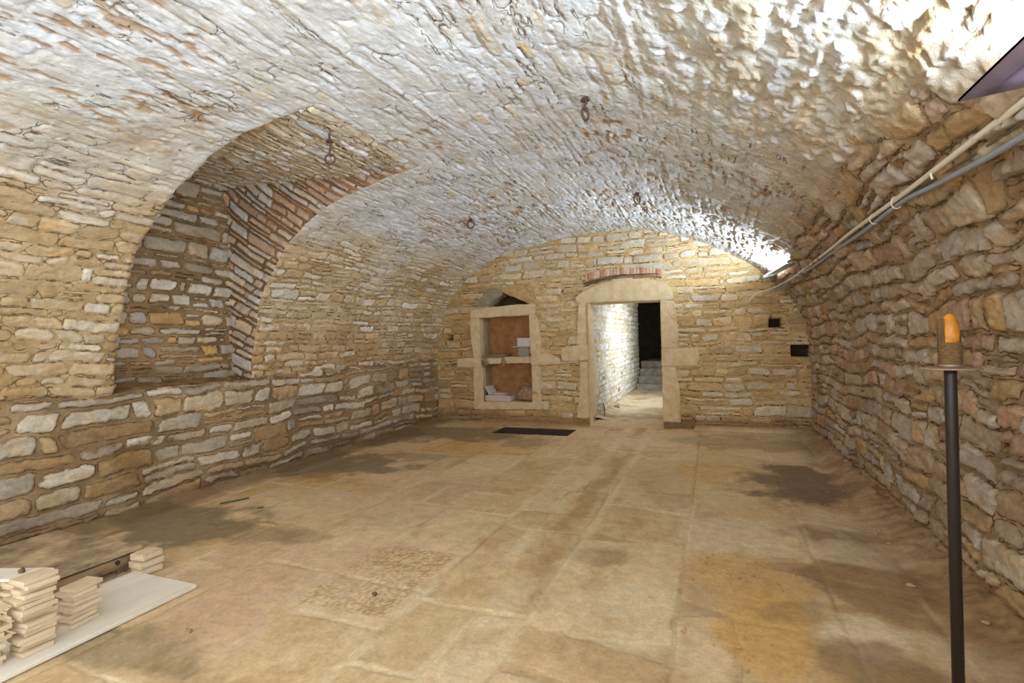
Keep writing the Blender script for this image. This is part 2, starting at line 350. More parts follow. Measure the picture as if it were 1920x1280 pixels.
# both reveals
for (jj, yy, sgn, seed) in ((j1, RY1, -1, 410), (j0, RY0, 1, 450)):
    rows = np.arange(iA, iB + 1); nU = 150
    t = np.linspace(0, 1, nU) ** 1.0
    front = PP[rows, jj]; fz = pz_[rows]
    back = np.stack([np.full(len(rows), XB), np.full(len(rows), yy), zb(fz)], -1)
    base = front[:, None] * (1 - t[None, :, None]) + back[:, None] * t[None, :, None]
    dF = np.linalg.norm(front - back, axis=1)[:, None] * t[None]; dB = np.linalg.norm(front - back, axis=1)[:, None] * (1 - t[None])
    x = base[..., 0]; z = base[..., 2]
    uu = (x + 5) * .95 - z * .35; vv = z * .92 + (x + 5) * (.26 + .26 * (z - 1.1))
    r = masonry(uu, vv, seed, h=.095, w=.30, gap=.009, bevel=.02, relief=.026, off=.010, mort=-.002, mn=.006, split=.05, corner=.02, wa=.018, wb=.010)
    c = stonecol(r, PAL_V, (150, 116, 78), (128, 98, 66), uu, vv, seed + 5)
    t2 = ss(2.7, 3.0, z) * ss(-4.6, -3.9, x); c = lay(c, lin((190, 148, 112)) + 0 * c, t2 * .6 * ss(-.4, .2, fb(uu / .3, vv / .1, 9, 2)))
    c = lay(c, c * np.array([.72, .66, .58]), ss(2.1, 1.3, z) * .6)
    fd = fade(dF, .03) * fade(dB, .03)
    W = warp3(base) * (t[None, :, None]) * fade(dB, .05)[..., None]
    P = base + W; P[..., 1] += sgn * r['h'] * fd
    P[..., 1] += (.07 * ss(1.2, 1.8, z) * ss(3.1, 2.5, z) * sgn * -1 * 0)
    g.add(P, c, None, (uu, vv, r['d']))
# back of the recess
zz = seg(1.02, ZT + .03, .0125); yy = np.linspace(RY0 - .03, RY1 + .03, 115)
Zr, Yr = np.meshgrid(zz, yy, indexing='ij'); Xr = np.full_like(Zr, XB)
r = masonry(Yr, Zr, 500, h=.105, w=.25, gap=.011, bevel=.022, relief=.026, off=.010, mort=.000, mn=.007, split=.25, corner=.03, wb=.013)
c = stonecol(r, PAL_N, (168, 138, 98), (136, 110, 76), Yr, Zr, 505)
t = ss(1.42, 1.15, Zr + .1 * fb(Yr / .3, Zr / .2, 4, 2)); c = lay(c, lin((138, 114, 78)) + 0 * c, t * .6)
t = ss(3.0, 3.2, Zr) * ss(3.6, 3.2, Yr); c = lay(c, lin((140, 82, 52)) + 0 * c, t * .8)
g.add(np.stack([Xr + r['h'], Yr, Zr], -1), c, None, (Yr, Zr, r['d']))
# crown of the recess
xs = np.linspace(0, 1, 215); ys = yv[j0:j1 + 1]
Tq, Yr = np.meshgrid(xs, ys, indexing='ij')
fr = PP[iB, j0:j1 + 1]
bk = np.stack([np.full(len(ys), XB), ys, np.full(len(ys), ZT)], -1)
base = fr[None] * (1 - Tq[..., None]) + bk[None] * Tq[..., None]
rr = masonry(Yr, base[..., 0], 540, h=.08, w=.26, gap=.006, bevel=.02, relief=.018, off=.008, mort=.014, mn=.006, split=.1, pit=.01, pitn=.15, rough=.005)
c = stonecol(rr, PAL_VU, (224, 214, 194), (210, 194, 162), Yr, base[..., 0], 545)
br = ss(.14, .3, fb(Yr / .15, base[..., 0] / .04, 546, 3)); c = lay(c, lin((176, 140, 96)) + 0 * c, br * .35)
fd = fade(Tq * 2.4, .06)
P = base.copy(); P += warp3(base) * fade(Tq * 2.4, .1)[..., None]; P[..., 2] += -rr['h'] * fd + .010 * br * fd
g.add(P, c, None, (Yr, base[..., 0], rr['d']))
# sill
xs = np.linspace(0, 1, 30); Tq, Yr = np.meshgrid(xs, ys, indexing='ij')
fr = PP[iA, j0:j1 + 1]; bk = np.stack([np.full(len(ys), XB - .02), ys, np.full(len(ys), 1.12)], -1)
base = fr[None] * (1 - Tq[..., None]) + bk[None] * Tq[..., None]
base[..., 2] += .03 * fb(Yr / .12, base[..., 0] / .12, 560, 3) * fade(Tq, .15)
c = lay(lin((128, 98, 62)) + 0 * base, lin((150, 120, 82)) + 0 * base, ss(-.3, .3, fb(Yr / .1, base[..., 0] / .1, 561, 3)))
g.add(base, c)
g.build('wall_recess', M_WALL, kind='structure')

# ---------------------------------------------------------------- back wall
DX0, DX1, DZ = -1.93, -.755, 2.015
NX0, NX1, NZ0, NZ1 = -3.90, -2.93, .35, 1.86
def lin_snap(a, b, d, snaps):
    x = seg(a, b, d)
    for q in snaps: x[np.argmin(np.abs(x - q))] = q
    return x
bx = lin_snap(-5.05, 1.5, .0125, (DX0, DX1, NX0, NX1)); bz = lin_snap(-.12, 3.36, .0125, (DZ, NZ0, NZ1))
Zr, Xr = np.meshgrid(bz, bx, indexing='ij')
r = masonry(Xr, Zr, 600, h=.115, w=.35, gap=.009, bevel=.014, relief=.022, off=.008, mort=.008 + .010 * ss(-.2, .4, fb(Xr / .9, Zr / .5, 601, 2)), mn=.006, split=.25, corner=.03, wa=.03, wb=.011)
c = stonecol(r, PAL_B, (214, 182, 132), (200, 164, 112), Xr, Zr, 605)
t = ss(.30, .05, Zr + .08 * fb(Xr / .4, Zr / .1, 606, 2)); c = lay(c, lin((146, 112, 72)) + 0 * c, t * .7)
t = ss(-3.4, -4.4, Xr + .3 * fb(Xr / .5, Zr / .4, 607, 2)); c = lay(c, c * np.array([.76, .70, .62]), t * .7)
t = ss(2.35, 2.75, Zr) ; c = lay(c, lay(c, lin((206, 198, 182)) + 0 * c, r['m'] * .6), t)
hb = r['h']
# putlog holes and gaps, carved back into the wall
def carve(x0, x1, z0, z1, dep, soft=.012):
    q = ss(0, soft, np.minimum(np.minimum(Xr - x0, x1 - Xr), np.minimum(Zr - z0, z1 - Zr))); return q * dep
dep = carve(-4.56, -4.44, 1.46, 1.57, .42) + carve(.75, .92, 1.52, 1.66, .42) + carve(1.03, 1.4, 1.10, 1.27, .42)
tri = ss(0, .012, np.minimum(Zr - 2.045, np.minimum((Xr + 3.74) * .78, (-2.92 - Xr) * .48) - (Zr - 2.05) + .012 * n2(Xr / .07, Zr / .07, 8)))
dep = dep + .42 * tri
arcz = 2.30 + .10 * (1 - ((Xr + 1.30) / .72) ** 2)
crk = ss(.0, .012, .022 * (1.1 + .9 * np.clip((-1.2 - Xr), -.5, 1)) - np.abs(Zr - arcz - .02)) * (Xr > -2.0) * (Xr < -.74)
dep = dep + .08 * crk
sl2 = ss(0, .01, .012 - np.abs(Zr - 1.085 + .03 * (Xr - .9))) * ss(.55, .75, Xr) * 0
hb = hb - dep; c = lay(c, lin((92, 72, 50)) + 0 * c, ss(.03, .15, dep))  # hole interiors painted dark brown, standing in for their shade
# brick relieving arch over the lintel
ax = (Xr + 1.34); rad = 2.6; cz = 2.40 - rad + .02
rr_ = np.hypot(ax, Zr - cz); an = ax / rad
band = ss(0, .008, np.minimum(rr_ - (rad + .02), rad + .145 - rr_)) * (np.abs(ax) < .62)
bi = np.floor(an * rad / .052 + .3 * n2(Zr / .1, an * 3, 3)); bf = an * rad / .052 + .3 * n2(Zr / .1, an * 3, 3) - bi
bm = ss(0, .18, np.minimum(bf, 1 - bf))
bc = pick([(196, 146, 116), (206, 168, 140), (186, 130, 100), (212, 186, 160)], hsh(bi, 0, 0, 9)); bc = lay(lin((190, 156, 116)) + 0 * c, bc, bm)
c = lay(c, bc, band); hb = np.where(band > .5, .018 + .012 * bm + .004 * fb(Xr / .03, Zr / .03, 4, 2), hb)
keep = np.ones((len(bz) - 1, len(bx) - 1), bool)
mz = (bz[1:] + bz[:-1]) / 2; mx = (bx[1:] + bx[:-1]) / 2
keep[np.outer(mz < DZ, (mx > DX0) & (mx < DX1))] = False
keep[np.outer((mz > NZ0) & (mz < NZ1), (mx > NX0) & (mx < NX1))] = False
base = np.stack([Xr, np.full_like(Xr, Yb), Zr], -1); base += warp3(base) * np.array([.3, 1, .3]); base[..., 1] -= hb
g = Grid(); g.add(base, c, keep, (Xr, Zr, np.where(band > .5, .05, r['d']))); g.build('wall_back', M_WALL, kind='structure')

# ---------------------------------------------------------------- floor
fx = lin_snap(-5.0, 1.5, .0135, (-3.26, -2.05)); fy = np.concatenate([steps(-1.2, 1.0, .08, .04)[:-1], steps(1.0, 8.9, .0105, .021, (7.33, 7.86))])
Yr, Xr = np.meshgrid(fy, fx, indexing='ij')
r = masonry(Yr + .6, Xr + 7.27 + .05 * Yr * 0, 700, h=.72, w=.95, gap=.006, bevel=.010, relief=.0035, off=.002, mort=-.001, mn=.0012, split=.30, corner=.03, wa=.014, wb=.010, tilt=.002, wavelen=3, rough=.0015)
FC = {'dark': (104, 84, 62), 'brown': (138, 108, 74), 'cream': (226, 208, 174), 'ochre': (206, 164, 96), 'tan': (168, 136, 94), 'olive': (122, 108, 82), 'pink': (198, 164, 138)}
slab = pick([(210, 182, 140), (216, 190, 150), (204, 176, 134), (212, 186, 148), (206, 176, 132), (200, 170, 128)], r['r'][2])
c = slab * (1 + .10 * fb(Xr / .12, Yr / .12, 701, 5, .6) + .10 * fb(Xr / .5, Yr / .5, 702, 3))[..., None]
f1 = ss(.05, .5, fb(Xr / .3, Yr / .25, 703, 4, .6)); c = lay(c, lin((214, 190, 150)) + 0 * c, f1 * .55)
f1 = ss(.1, .5, fb(Xr / .22, Yr / .3, 707, 4, .6)); c = lay(c, lin((170, 134, 90)) + 0 * c, f1 * .4)
# joints: pale mortar smears in places, dark lines elsewhere
jn = ss(.035, .0, r['d'] + .02 * fb(Xr / .05, Yr / .05, 704, 3)); jv = fb(Xr / .6, Yr / .6, 705, 2)
c = lay(c, lin((222, 202, 164)) + 0 * c, jn * ss(.0, .3, jv) * .7)
c = lay(c, lin((132, 102, 68)) + 0 * c, ss(.010, .0, r['d']) * ss(.0, -.2, jv) * .3)
# pecked slab
pk = ss(0, .02, np.minimum(np.minimum(Xr + 2.22, -1.62 - Xr), np.minimum(Yr - 2.2, 3.05 - Yr)) + .01 * fb(Xr / .05, Yr / .05, 706, 2))
pn = ss(-.1, .15, n2(Xr / .011, Yr / .013, 708)); c = lay(c, lay(lin((214, 186, 140)) + 0 * c, lin((160, 122, 78)) + 0 * c, pn), pk * .75)
# two worn pale lines running to the doorway with a darker channel between them
for xc, wd, cc, st in ((-1.27, .05, (224, 204, 166), .75), (-1.06, .09, (164, 132, 90), .6), (-.90, .035, (222, 202, 164), .7)):
    wob = .02 * fb(Yr / .5, 0 * Yr, int(abs(xc) * 100), 3); q = ss(1.5, .5, np.abs(Xr - xc - wob) / wd + .5 * fb(Xr / .06, Yr / .1, int(abs(xc) * 90), 3))
    q = q * ss(2.6, 3.2, Yr) * ss(-.55, .1, fb(Xr / .3, Yr / .35, int(abs(xc) * 80), 2)); c = lay(c, lin(cc) + 0 * c, q * st)
for n_, x, y, rx, ry, s in (('dark', 0.73, 5.54, 0.42, 0.60, 1.00), ('dark', 1.3, 6.73, 0.32, 0.52, 0.70), ('dark', 0.75, 4.19, 0.45, 0.18, 0.50), ('brown', 0.80, 3.38, 0.30, 0.43, 0.80), ('brown', 0.73, 4.09, 0.20, 0.32, 0.50), ('cream', 0.18, 3.91, 0.38, 0.29, 0.70), ('cream', 0.88, 6.61, 0.49, 0.28, 0.80), ('cream', 0.92, 4.41, 0.29, 0.27, 0.60), ('cream', 0.68, 2.80, 0.25, 0.20, 1.00), ('cream', 1.03, 2.80, 0.17, 0.14, 0.90), ('brown', 0.60, 2.57, 0.25, 0.17, 0.90), ('cream', 0.92, 3.87, 0.37, 0.19, 0.70), ('cream', -0.46, 2.83, 0.19, 0.15, 0.50), ('cream', -0.24, 2.44, 0.21, 0.13, 0.50), ('ochre', 0.21, 2.73, 0.21, 0.35, 0.90), ('ochre', 0.12, 3.29, 0.26, 0.30, 0.60), ('ochre', -0.08, 5.84, 0.32, 0.38, 0.70), ('tan', -0.45, 2.25, 0.26, 0.15, 0.50), ('dark', 0.37, 2.94, 0.15, 0.11, 0.35), ('brown', -0.75, 3.33, 0.15, 0.12, 0.60), ('tan', -0.95, 2.80, 0.17, 0.28, 0.35), ('olive', -4.46, 4.89, 0.96, 0.59, 1.00), ('olive', -3.76, 7.17, 1.07, 0.51, 0.90), ('olive', -4.15, 2.89, 0.74, 0.37, 1.00), ('olive', -4.90, 6.53, 0.66, 0.61, 1.00), ('olive', -2.82, 1.60, 0.66, 0.12, 0.70), ('pink', -2.68, 2.53, 0.61, 0.52, 0.80), ('pink', -2.72, 4.08, 0.68, 0.59, 0.60), ('pink', -2.27, 4.78, 0.48, 0.37, 0.40), ('pink', -2.44, 1.88, 0.32, 0.19, 0.70), ('cream', -1.96, 2.47, 0.39, 0.33, 0.30), ('ochre', -2.95, 6.22, 0.70, 0.44, 0.60), ('ochre', -4.00, 4.07, 0.54, 0.28, 0.50), ('ochre', -3.81, 4.33, 0.45, 0.21, 0.50), ('dark', -2.90, 2.94, 0.23, 0.12, 0.40), ('olive', -2.37, 6.74, 0.43, 0.28, 0.60), ('cream', -1.10, 7.05, 0.41, 0.43, 0.60), ('dark', -3.48, 5.59, 0.40, 0.21, 0.50), ('cream', 0.96, 8.15, 0.41, 0.35, 0.60), ('olive', 0.24, 7.39, 0.77, 0.37, 0.50), ('brown', 1.11, 3.25, 0.15, 0.38, 0.90), ('olive', -3.30, 2.92, 0.32, 0.15, 0.50), ('cream', -1.09, 2.51, 0.08, 0.31, 0.50), ('cream', -1.06, 2.07, 0.08, 0.18, 0.50)):
    wn = fb(Xr / .28 + x * 3, Yr / .28 + y * 2, 720, 4, .6)
    q = ss(-.35, .25, 1 - np.sqrt(((Xr - x) / rx) ** 2 + ((Yr - y) / ry) ** 2) + .9 * wn)
    c = lay(c, lin(FC[n_]) * (1 + .15 * fb(Xr / .05, Yr / .05, 721, 3))[..., None], q * s * (.8 if n_ in ('olive', 'dark') or x > 0 else .62))
# soil swept against the foot of both walls
rs = ss(.82, 1.24, Xr + .09 * fb(Yr / .3, Xr / .3, 730, 3)); ls = ss(-4.35, -4.72, Xr + .07 * fb(Yr / .3, Xr / .3, 731, 3))
c = lay(c, lin((142, 112, 78)) * (1 + .25 * fb(Xr / .04, Yr / .04, 732, 3))[..., None], rs * .85); c = lay(c, lin((122, 98, 68)) + 0 * c, ls * .8)
bank = .10 * ss(1.02, 1.30, Xr + .04 * fb(Yr / .2, Xr / .2, 733, 3)) + .04 * ss(-4.62, -4.8, Xr)
bank = bank * (1 + .35 * fb(Xr / .06, Yr / .06, 734, 3))
# the step of stones at the foot of the back wall, right of the doorway
bs = ss(8.22, 8.30, Yr + .02 * fb(Xr / .2, Yr / .2, 735, 2)) * (Xr > DX1 + .03); bank = np.maximum(bank, .07 * bs)
c = lay(c, lin((150, 116, 80)) + 0 * c, bs * .8)
Zf = r['h'] + bank
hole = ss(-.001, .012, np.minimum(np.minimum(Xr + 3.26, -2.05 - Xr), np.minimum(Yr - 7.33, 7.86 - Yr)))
Zf = Zf - .35 * hole; hc = ss(-.012, -.002, np.minimum(np.minimum(Xr + 3.26, -2.05 - Xr), np.minimum(Yr - 7.33, 7.86 - Yr))); c = lay(c, lin((66, 52, 38)) + 0 * c, hc)  # dark earth, with the shade inside the hole painted into its colour
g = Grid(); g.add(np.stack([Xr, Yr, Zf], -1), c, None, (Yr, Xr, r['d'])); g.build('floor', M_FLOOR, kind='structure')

# ---------------------------------------------------------------- corridor behind the doorway
cpf = catmull(np.array([(-1.99, 0), (-1.99, 1.0), (-1.99, 1.9), (-1.9, 2.6), (-1.2, 2.95), (-.5, 2.6), (-.32, 1.9), (-.3, 1.0), (-.3, 0)], float), 20)
cs = np.concatenate([[0], np.cumsum(np.linalg.norm(np.diff(cpf, axis=0), axis=1))])
s2 = seg(0, cs[-1], .022); y2 = seg(Yb + .2, 14.75, .022)
Sr, Yr = np.meshgrid(s2, y2, indexing='ij')
cx_ = np.interp(s2, cs, cpf[:, 0]); cz_ = np.interp(s2, cs, cpf[:, 1]); a = np.gradient(cx_, s2); b = np.gradient(cz_, s2)
r = masonry(Yr, Sr, 800, h=.11, w=.26, gap=.01, bevel=.02, relief=.03, off=.01, mort=.018, mn=.006, split=.2, corner=.035)
r['d'] = r['d'] + .02 * ss(-.2, .1, fb(Yr / .3, Sr / .3, 39, 2))
c = stonecol(r, [(216, 212, 202), (208, 202, 190), (220, 216, 208), (204, 192, 168)], (206, 194, 168), (190, 172, 136), Yr, Sr, 805, var=.06)
P = np.stack([cx_[:, None] + b[:, None] * r['h'], Yr, cz_[:, None] - a[:, None] * r['h']], -1)
g = Grid(); g.add(P, c, None, (Yr, Sr, r['d'])); g.build('wall_corridor', M_WALL, kind='structure')
y3 = seg(Yb - .05 + .6, 14.1, .03); x3 = seg(-2.05, -.25, .03); Yr, Xr = np.meshgrid(y3, x3, indexing='ij')
r = masonry(Yr, Xr, 830, h=.5, w=.6, relief=.01, off=.004, mort=-.002, mn=.002, corner=.05, rough=.002)
c = lay(lin((206, 186, 152)) + np.zeros(Xr.shape + (3,)), lin((178, 150, 110)) + np.zeros(Xr.shape + (3,)), ss(-.2, .4, fb(Xr / .4, Yr / .3, 831, 4)))
g = Grid(); g.add(np.stack([Xr, Yr, r['h'] + .005 + .05 * ss(-1.75, -1.99, Xr)], -1), c); g.build('floor_corridor', M_FLOOR, kind='structure')

# ---------------------------------------------------------------- mesh helpers
def new_obj(name, bm, m, parent=None, smooth=False):
    me = bpy.data.meshes.new(name); bm.normal_update(); bm.to_mesh(me); bm.free(); me.materials.append(m)
    if smooth: me.polygons.foreach_set('use_smooth', [True] * len(me.polygons))
    o = bpy.data.objects.new(name, me); C.objects.link(o)
    if parent: o.parent = parent
    return o
def empty(name, loc, rz=0):
    o = bpy.data.objects.new(name, None); C.objects.link(o); o.location = loc; o.rotation_euler = (0, 0, rz); o.empty_display_size = .1; return o
def tag(o, label, cat, group=None):
    o['label'] = label; o['category'] = cat
    if group: o['group'] = group
    return o
def rock_block(pts, y0, y1, seed, amp=.006, bev=.013, cell=.05):
    """stone block: outline pts in X-Z, between depths y0 (front) and y1; worn edges, uneven faces"""
    bm = bmesh.new()
    f = [bm.verts.new((x, y0, z)) for x, z in pts]; b = [bm.verts.new((x, y1, z)) for x, z in pts]
    n = len(pts); bm.faces.new(f); bm.faces.new(b[::-1])
    for i in range(n): bm.faces.new((f[i], b[i], b[(i + 1) % n], f[(i + 1) % n]))
    bmesh.ops.recalc_face_normals(bm, faces=bm.faces)
    bmesh.ops.bevel(bm, geom=list(bm.edges), offset=bev, segments=2, affect='EDGES')
    bmesh.ops.triangulate(bm, faces=[q for q in bm.faces if len(q.verts) > 4])
    for _ in range(5):
        es = [e for e in bm.edges if e.calc_length() > cell * 1.6]
        if not es: break
        bmesh.ops.subdivide_edges(bm, edges=es, cuts=1, use_grid_fill=True)
    bmesh.ops.triangulate(bm, faces=[q for q in bm.faces if len(q.verts) > 4])
    rock_noise(bm, seed, amp)
    return bm
def rock_noise(bm, seed, amp, sc=.07):
    bm.verts.ensure_lookup_table()
    co = np.array([v.co[:] for v in bm.verts])
    d = np.stack([n3(co[:, 0] / sc, co[:, 1] / sc, co[:, 2] / sc, seed + k) for k in range(3)], -1) * amp
    d += np.stack([n3(co[:, 0] / .02, co[:, 1] / .02, co[:, 2] / .02, seed + 5 + k) for k in range(3)], -1) * amp * .3
    for v, q in zip(bm.verts, d): v.co += Vector(q)
def box(bm, c, s, R=None, bev=0.0):
    m = Matrix.Translation(Vector(c)) @ (R.to_4x4() if R else Matrix()) @ Matrix.Diagonal((s[0], s[1], s[2], 1))
    r = bmesh.ops.create_cube(bm, size=1, matrix=m)
    if bev:
        es = list({e for v in r['verts'] for e in v.link_edges})
        bmesh.ops.bevel(bm, geom=es, offset=bev, segments=2, affect='EDGES')
def tube(bm, pts, rad, n=12, closed=False, cap=True):
    pts = [Vector(p) for p in pts]; rings = []; m = len(pts)
    prev = None
    for i, p in enumerate(pts):
        a = pts[(i - 1) % m] if (closed or i > 0) else p; b = pts[(i + 1) % m] if (closed or i < m - 1) else p
        t = (b - a).normalized()
        if prev is None:
            x = t.orthogonal().normalized()
        else:
            x = (prev - t * prev.dot(t)).normalized()
        prev = x; y = t.cross(x); rr = rad[i] if hasattr(rad, '__len__') else rad
        rings.append([bm.verts.new(p + (x * math.cos(q) + y * math.sin(q)) * rr) for q in [2 * math.pi * k / n for k in range(n)]])
    for i in range(m if closed else m - 1):
        A, B = rings[i], rings[(i + 1) % m]
        if closed and i == m - 1:
            o = min(range(n), key=lambda k: (A[0].co - B[k].co).length); B = B[o:] + B[:o]
        for k in range(n): bm.faces.new((A[k], A[(k + 1) % n], B[(k + 1) % n], B[k]))
    if cap and not closed: bm.faces.new(rings[0][::-1]); bm.faces.new(rings[-1])
def lathe(bm, prof, n=32, cx=0, cy=0):
    rings = [[bm.verts.new((cx + r * math.cos(2 * math.pi * k / n), cy + r * math.sin(2 * math.pi * k / n), z)) for k in range(n)] for r, z in prof]
    for A, B in zip(rings, rings[1:]):
        for k in range(n): bm.faces.new((A[k], A[(k + 1) % n], B[(k + 1) % n], B[k]))
    bm.faces.new(rings[0][::-1]); bm.faces.new(rings[-1])
def smooth_path(pts, n=8):
    q = catmull(np.array(pts, float), n); return [tuple(p) for p in q]

# steps at the end of the corridor
M_STEP = mat('grey_step_stone', (176, 166, 150), .85, scale=9, col2=(128, 116, 98), bump=.7, spec=.15)
st = empty('corridor_steps', (-1.1, 14.0, 0)); st['kind'] = 'structure'
for k in range(4):
    y0 = 13.95 + .34 * k
    bm = rock_block([(-1.95, 0), (-.3, 0), (-.3, .19 * (k + 1)), (-1.95, .19 * (k + 1))], y0, y0 + (.5 if k < 3 else 4.5), 40 + k, .012, .015, .12)
    o = new_obj('step', bm, M_STEP, st); o.matrix_parent_inverse = Matrix.Translation((1.1, -14.0, 0))
# dark room past the steps
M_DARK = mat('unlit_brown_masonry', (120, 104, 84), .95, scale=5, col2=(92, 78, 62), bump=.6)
bm = bmesh.new(); box(bm, (-1.0, 19.2, 2.0), (7, .2, 4.4)); box(bm, (-4.4, 17, 2.0), (.2, 4.4, 4.4)); box(bm, (2.4, 17, 2.0), (.2, 4.4, 4.4)); box(bm, (-1, 17, 4.2), (7, 4.6, .2)); box(bm, (-1, 17, -.1), (7, 4.6, .2))
box(bm, (-3.3, 14.85, 2), (2.6, .2, 4.4)); box(bm, (1.1, 14.85, 2), (2.8, .2, 4.4)); box(bm, (-1.1, 14.85, 3.5), (1.9, .2, 1.6))
o = new_obj('wall_far_room', bm, M_DARK); o['kind'] = 'structure'

# solid masonry behind the facing stones, so no world fill leaks through the joints
bm = bmesh.new(); box(bm, (-5.5, 3.7, 1.7), (.5, 9.9, 4.2)); box(bm, (1.9, 3.7, 1.7), (.5, 9.9, 4.2)); box(bm, (-1.8, 3.7, 3.8), (7.6, 9.9, .5)); box(bm, (-1.8, 3.7, -.75), (7.6, 9.9, .5))
box(bm, (-3.9, 8.98, 1.7), (3.3, .3, 4.2)); box(bm, (.9, 8.98, 1.7), (2.4, .3, 4.2)); box(bm, (-1.3, 8.98, 3.2), (2.0, .3, 1.2)); box(bm, (-1.3, 8.98, -.4), (2.0, .3, .6))
box(bm, (-2.4, 11.8, 1.6), (.3, 6.0, 3.8)); box(bm, (.1, 11.8, 1.6), (.3, 6.0, 3.8)); box(bm, (-1.2, 11.8, 3.3), (2.8, 6.0, .3)); box(bm, (-1.2, 11.8, -.35), (2.8, 6.0, .3))
o = new_obj('wall_core', bm, M_DARK); o['kind'] = 'structure'

# ---------------------------------------------------------------- doorway surround
door = empty('door_1', (-1.34, Yb, 0)); door['kind'] = 'structure'
def ds(name, pts, y0, y1, seed, m=M_ASH, amp=.006, parent=None, loc=None):
    par = parent or door; o = new_obj(name, rock_block(pts, y0, y1, seed, amp), m, par)
    o.matrix_parent_inverse = Matrix.Translation(-Vector(par.location)); return o
F0 = Yb - .055
ds('jamb_stone', [(-2.12, 1.34), (-1.93, 1.34), (-1.93, 2.03), (-2.07, 2.03), (-2.10, 1.7)], F0, Yb + .45, 1)
ds('jamb_stone', [(-2.37, 1.07), (-1.915, 1.07), (-1.915, 1.345), (-2.0, 1.345), (-2.36, 1.29), (-2.40, 1.2)], F0 - .01, Yb + .45, 2)
ds('jamb_stone', [(-2.15, .12), (-1.92, .12), (-1.92, 1.07), (-2.07, 1.07), (-2.08, .6)], F0 + .005, Yb + .45, 3)
ds('jamb_rebate', [(-1.925, .0), (-1.89, .0), (-1.89, 2.015), (-1.925, 2.015)], F0 - .02, Yb + .06, 4, amp=.002)
ds('jamb_stone', [(-.765, 1.25), (-.52, 1.25), (-.50, 1.5), (-.55, 1.98), (-.765, 2.01)], F0, Yb + .45, 5)
ds('jamb_stone', [(-.765, .97), (-.24, .98), (-.20, 1.1), (-.22, 1.235), (-.765, 1.25)], F0 - .008, Yb + .45, 6)
ds('jamb_stone', [(-.765, .10), (-.50, .10), (-.50, .55), (-.56, .97), (-.765, .97)], F0 + .003, Yb + .45, 7)
ds('lintel', [(-2.11, 2.03), (-.57, 2.0), (-.58, 2.14), (-.68, 2.27), (-.95, 2.355), (-1.35, 2.375), (-1.7, 2.33), (-1.98, 2.23), (-2.12, 2.12)], F0 - .005, Yb + .45, 8)
ds('foundation_stone', [(-.76, -.05), (-.3, -.05), (-.3, .10), (-.76, .10)], F0 - .06, Yb + .3, 9, mat('dark_foundation_stone', (150, 122, 88), .9, scale=12, col2=(110, 86, 58), bump=.6), .012)
ds('threshold', [(-1.93, -.08), (-.75, -.08), (-.75, .012), (-1.93, .012)], Yb - .1, Yb + .62, 10, amp=.004)
ds('crown_stone', [(-1.93, 2.02), (-.75, 2.02), (-.75, 2.6), (-1.93, 2.6)], Yb + .42, Yb + .6, 12, amp=.004)
M_IRON = mat('rusted_iron', (120, 84, 72), .75, .35, scale=60, col2=(84, 62, 58), bump=.8)
bm = bmesh.new()
tube(bm, smooth_path([(-1.98, Yb - .05, 2.34), (-1.75, Yb - .07, 2.38), (-1.5, Yb - .08, 2.425), (-1.3, Yb - .085, 2.425), (-1.1, Yb - .08, 2.43), (-.78, Yb - .07, 2.42)]), .008, 8)
tube(bm, smooth_path([(-1.95, Yb - .06, 2.30), (-1.7, Yb - .075, 2.37), (-1.42, Yb - .09, 2.415), (-1.33, Yb - .10, 2.445), (-1.26, Yb - .09, 2.42)]), .006, 8)
tag(new_obj('twisted_wire', bm, M_IRON, smooth=True), 'old twisted iron wire lying in the gap under the brick arch over the doorway', 'wire')

# ---------------------------------------------------------------- wall niche
nic = empty('stone_niche', (-3.4, Yb, .3)); tag(nic, 'stone framed cupboard niche with one shelf, set in the back wall left of the doorway', 'wall niche')
def ns(name, pts, y0, y1, seed, m=M_ASH, amp=.005): return ds(name, pts, y0, y1, seed, m, amp, nic)
F1 = Yb - .05
ns('lintel', [(-4.06, 1.85), (-2.84, 1.88), (-2.82, 2.05), (-3.2, 2.06), (-3.6, 2.04), (-4.05, 2.0)], F1 - .01, Yb + .4, 21)
ns('jamb_stone', [(-4.02, 1.12), (-3.885, 1.12), (-3.89, 1.86), (-4.07, 1.86), (-4.07, 1.5)], F1, Yb + .12, 22)
ns('jamb_stone', [(-4.35, .98), (-3.86, .97), (-3.87, 1.125), (-4.0, 1.15), (-4.34, 1.13)], F1 - .01, Yb + .12, 23)
ns('jamb_stone', [(-4.04, .33), (-3.85, .33), (-3.86, .97), (-4.04, .97)], F1 + .01, Yb + .12, 24)
ns('jamb_stone', [(-2.94, 1.19), (-2.76, 1.19), (-2.74, 1.5), (-2.78, 1.75), (-2.83, 1.88), (-2.95, 1.88)], F1, Yb + .3, 25)
ns('jamb_stone', [(-2.93, 1.0), (-2.40, 1.02), (-2.41, 1.12), (-2.6, 1.19), (-2.93, 1.2)], F1 - .01, Yb + .3, 26)
ns('jamb_stone', [(-2.925, .34), (-2.76, .35), (-2.75, .8), (-2.78, 1.0), (-2.925, 1.0)], F1 + .003, Yb + .3, 27)
ns('sill', [(-4.03, .22), (-2.72, .25), (-2.74, .36), (-3.3, .37), (-4.03, .36)], F1 - .015, Yb + .45, 28)
M_GS = mat('grey_relieving_stone', (168, 154, 126), .9, scale=14, col2=(132, 118, 94), bump=.7)
M_TS = mat('tan_relieving_stone', (206, 172, 124), .9, scale=14, col2=(176, 138, 92), bump=.7)
ns('relieving_slab', [(-4.0, 2.06), (-3.72, 2.06), (-3.42, 2.25), (-3.50, 2.37), (-3.72, 2.33)], Yb - .07, Yb + .2, 35, M_GS, .01)
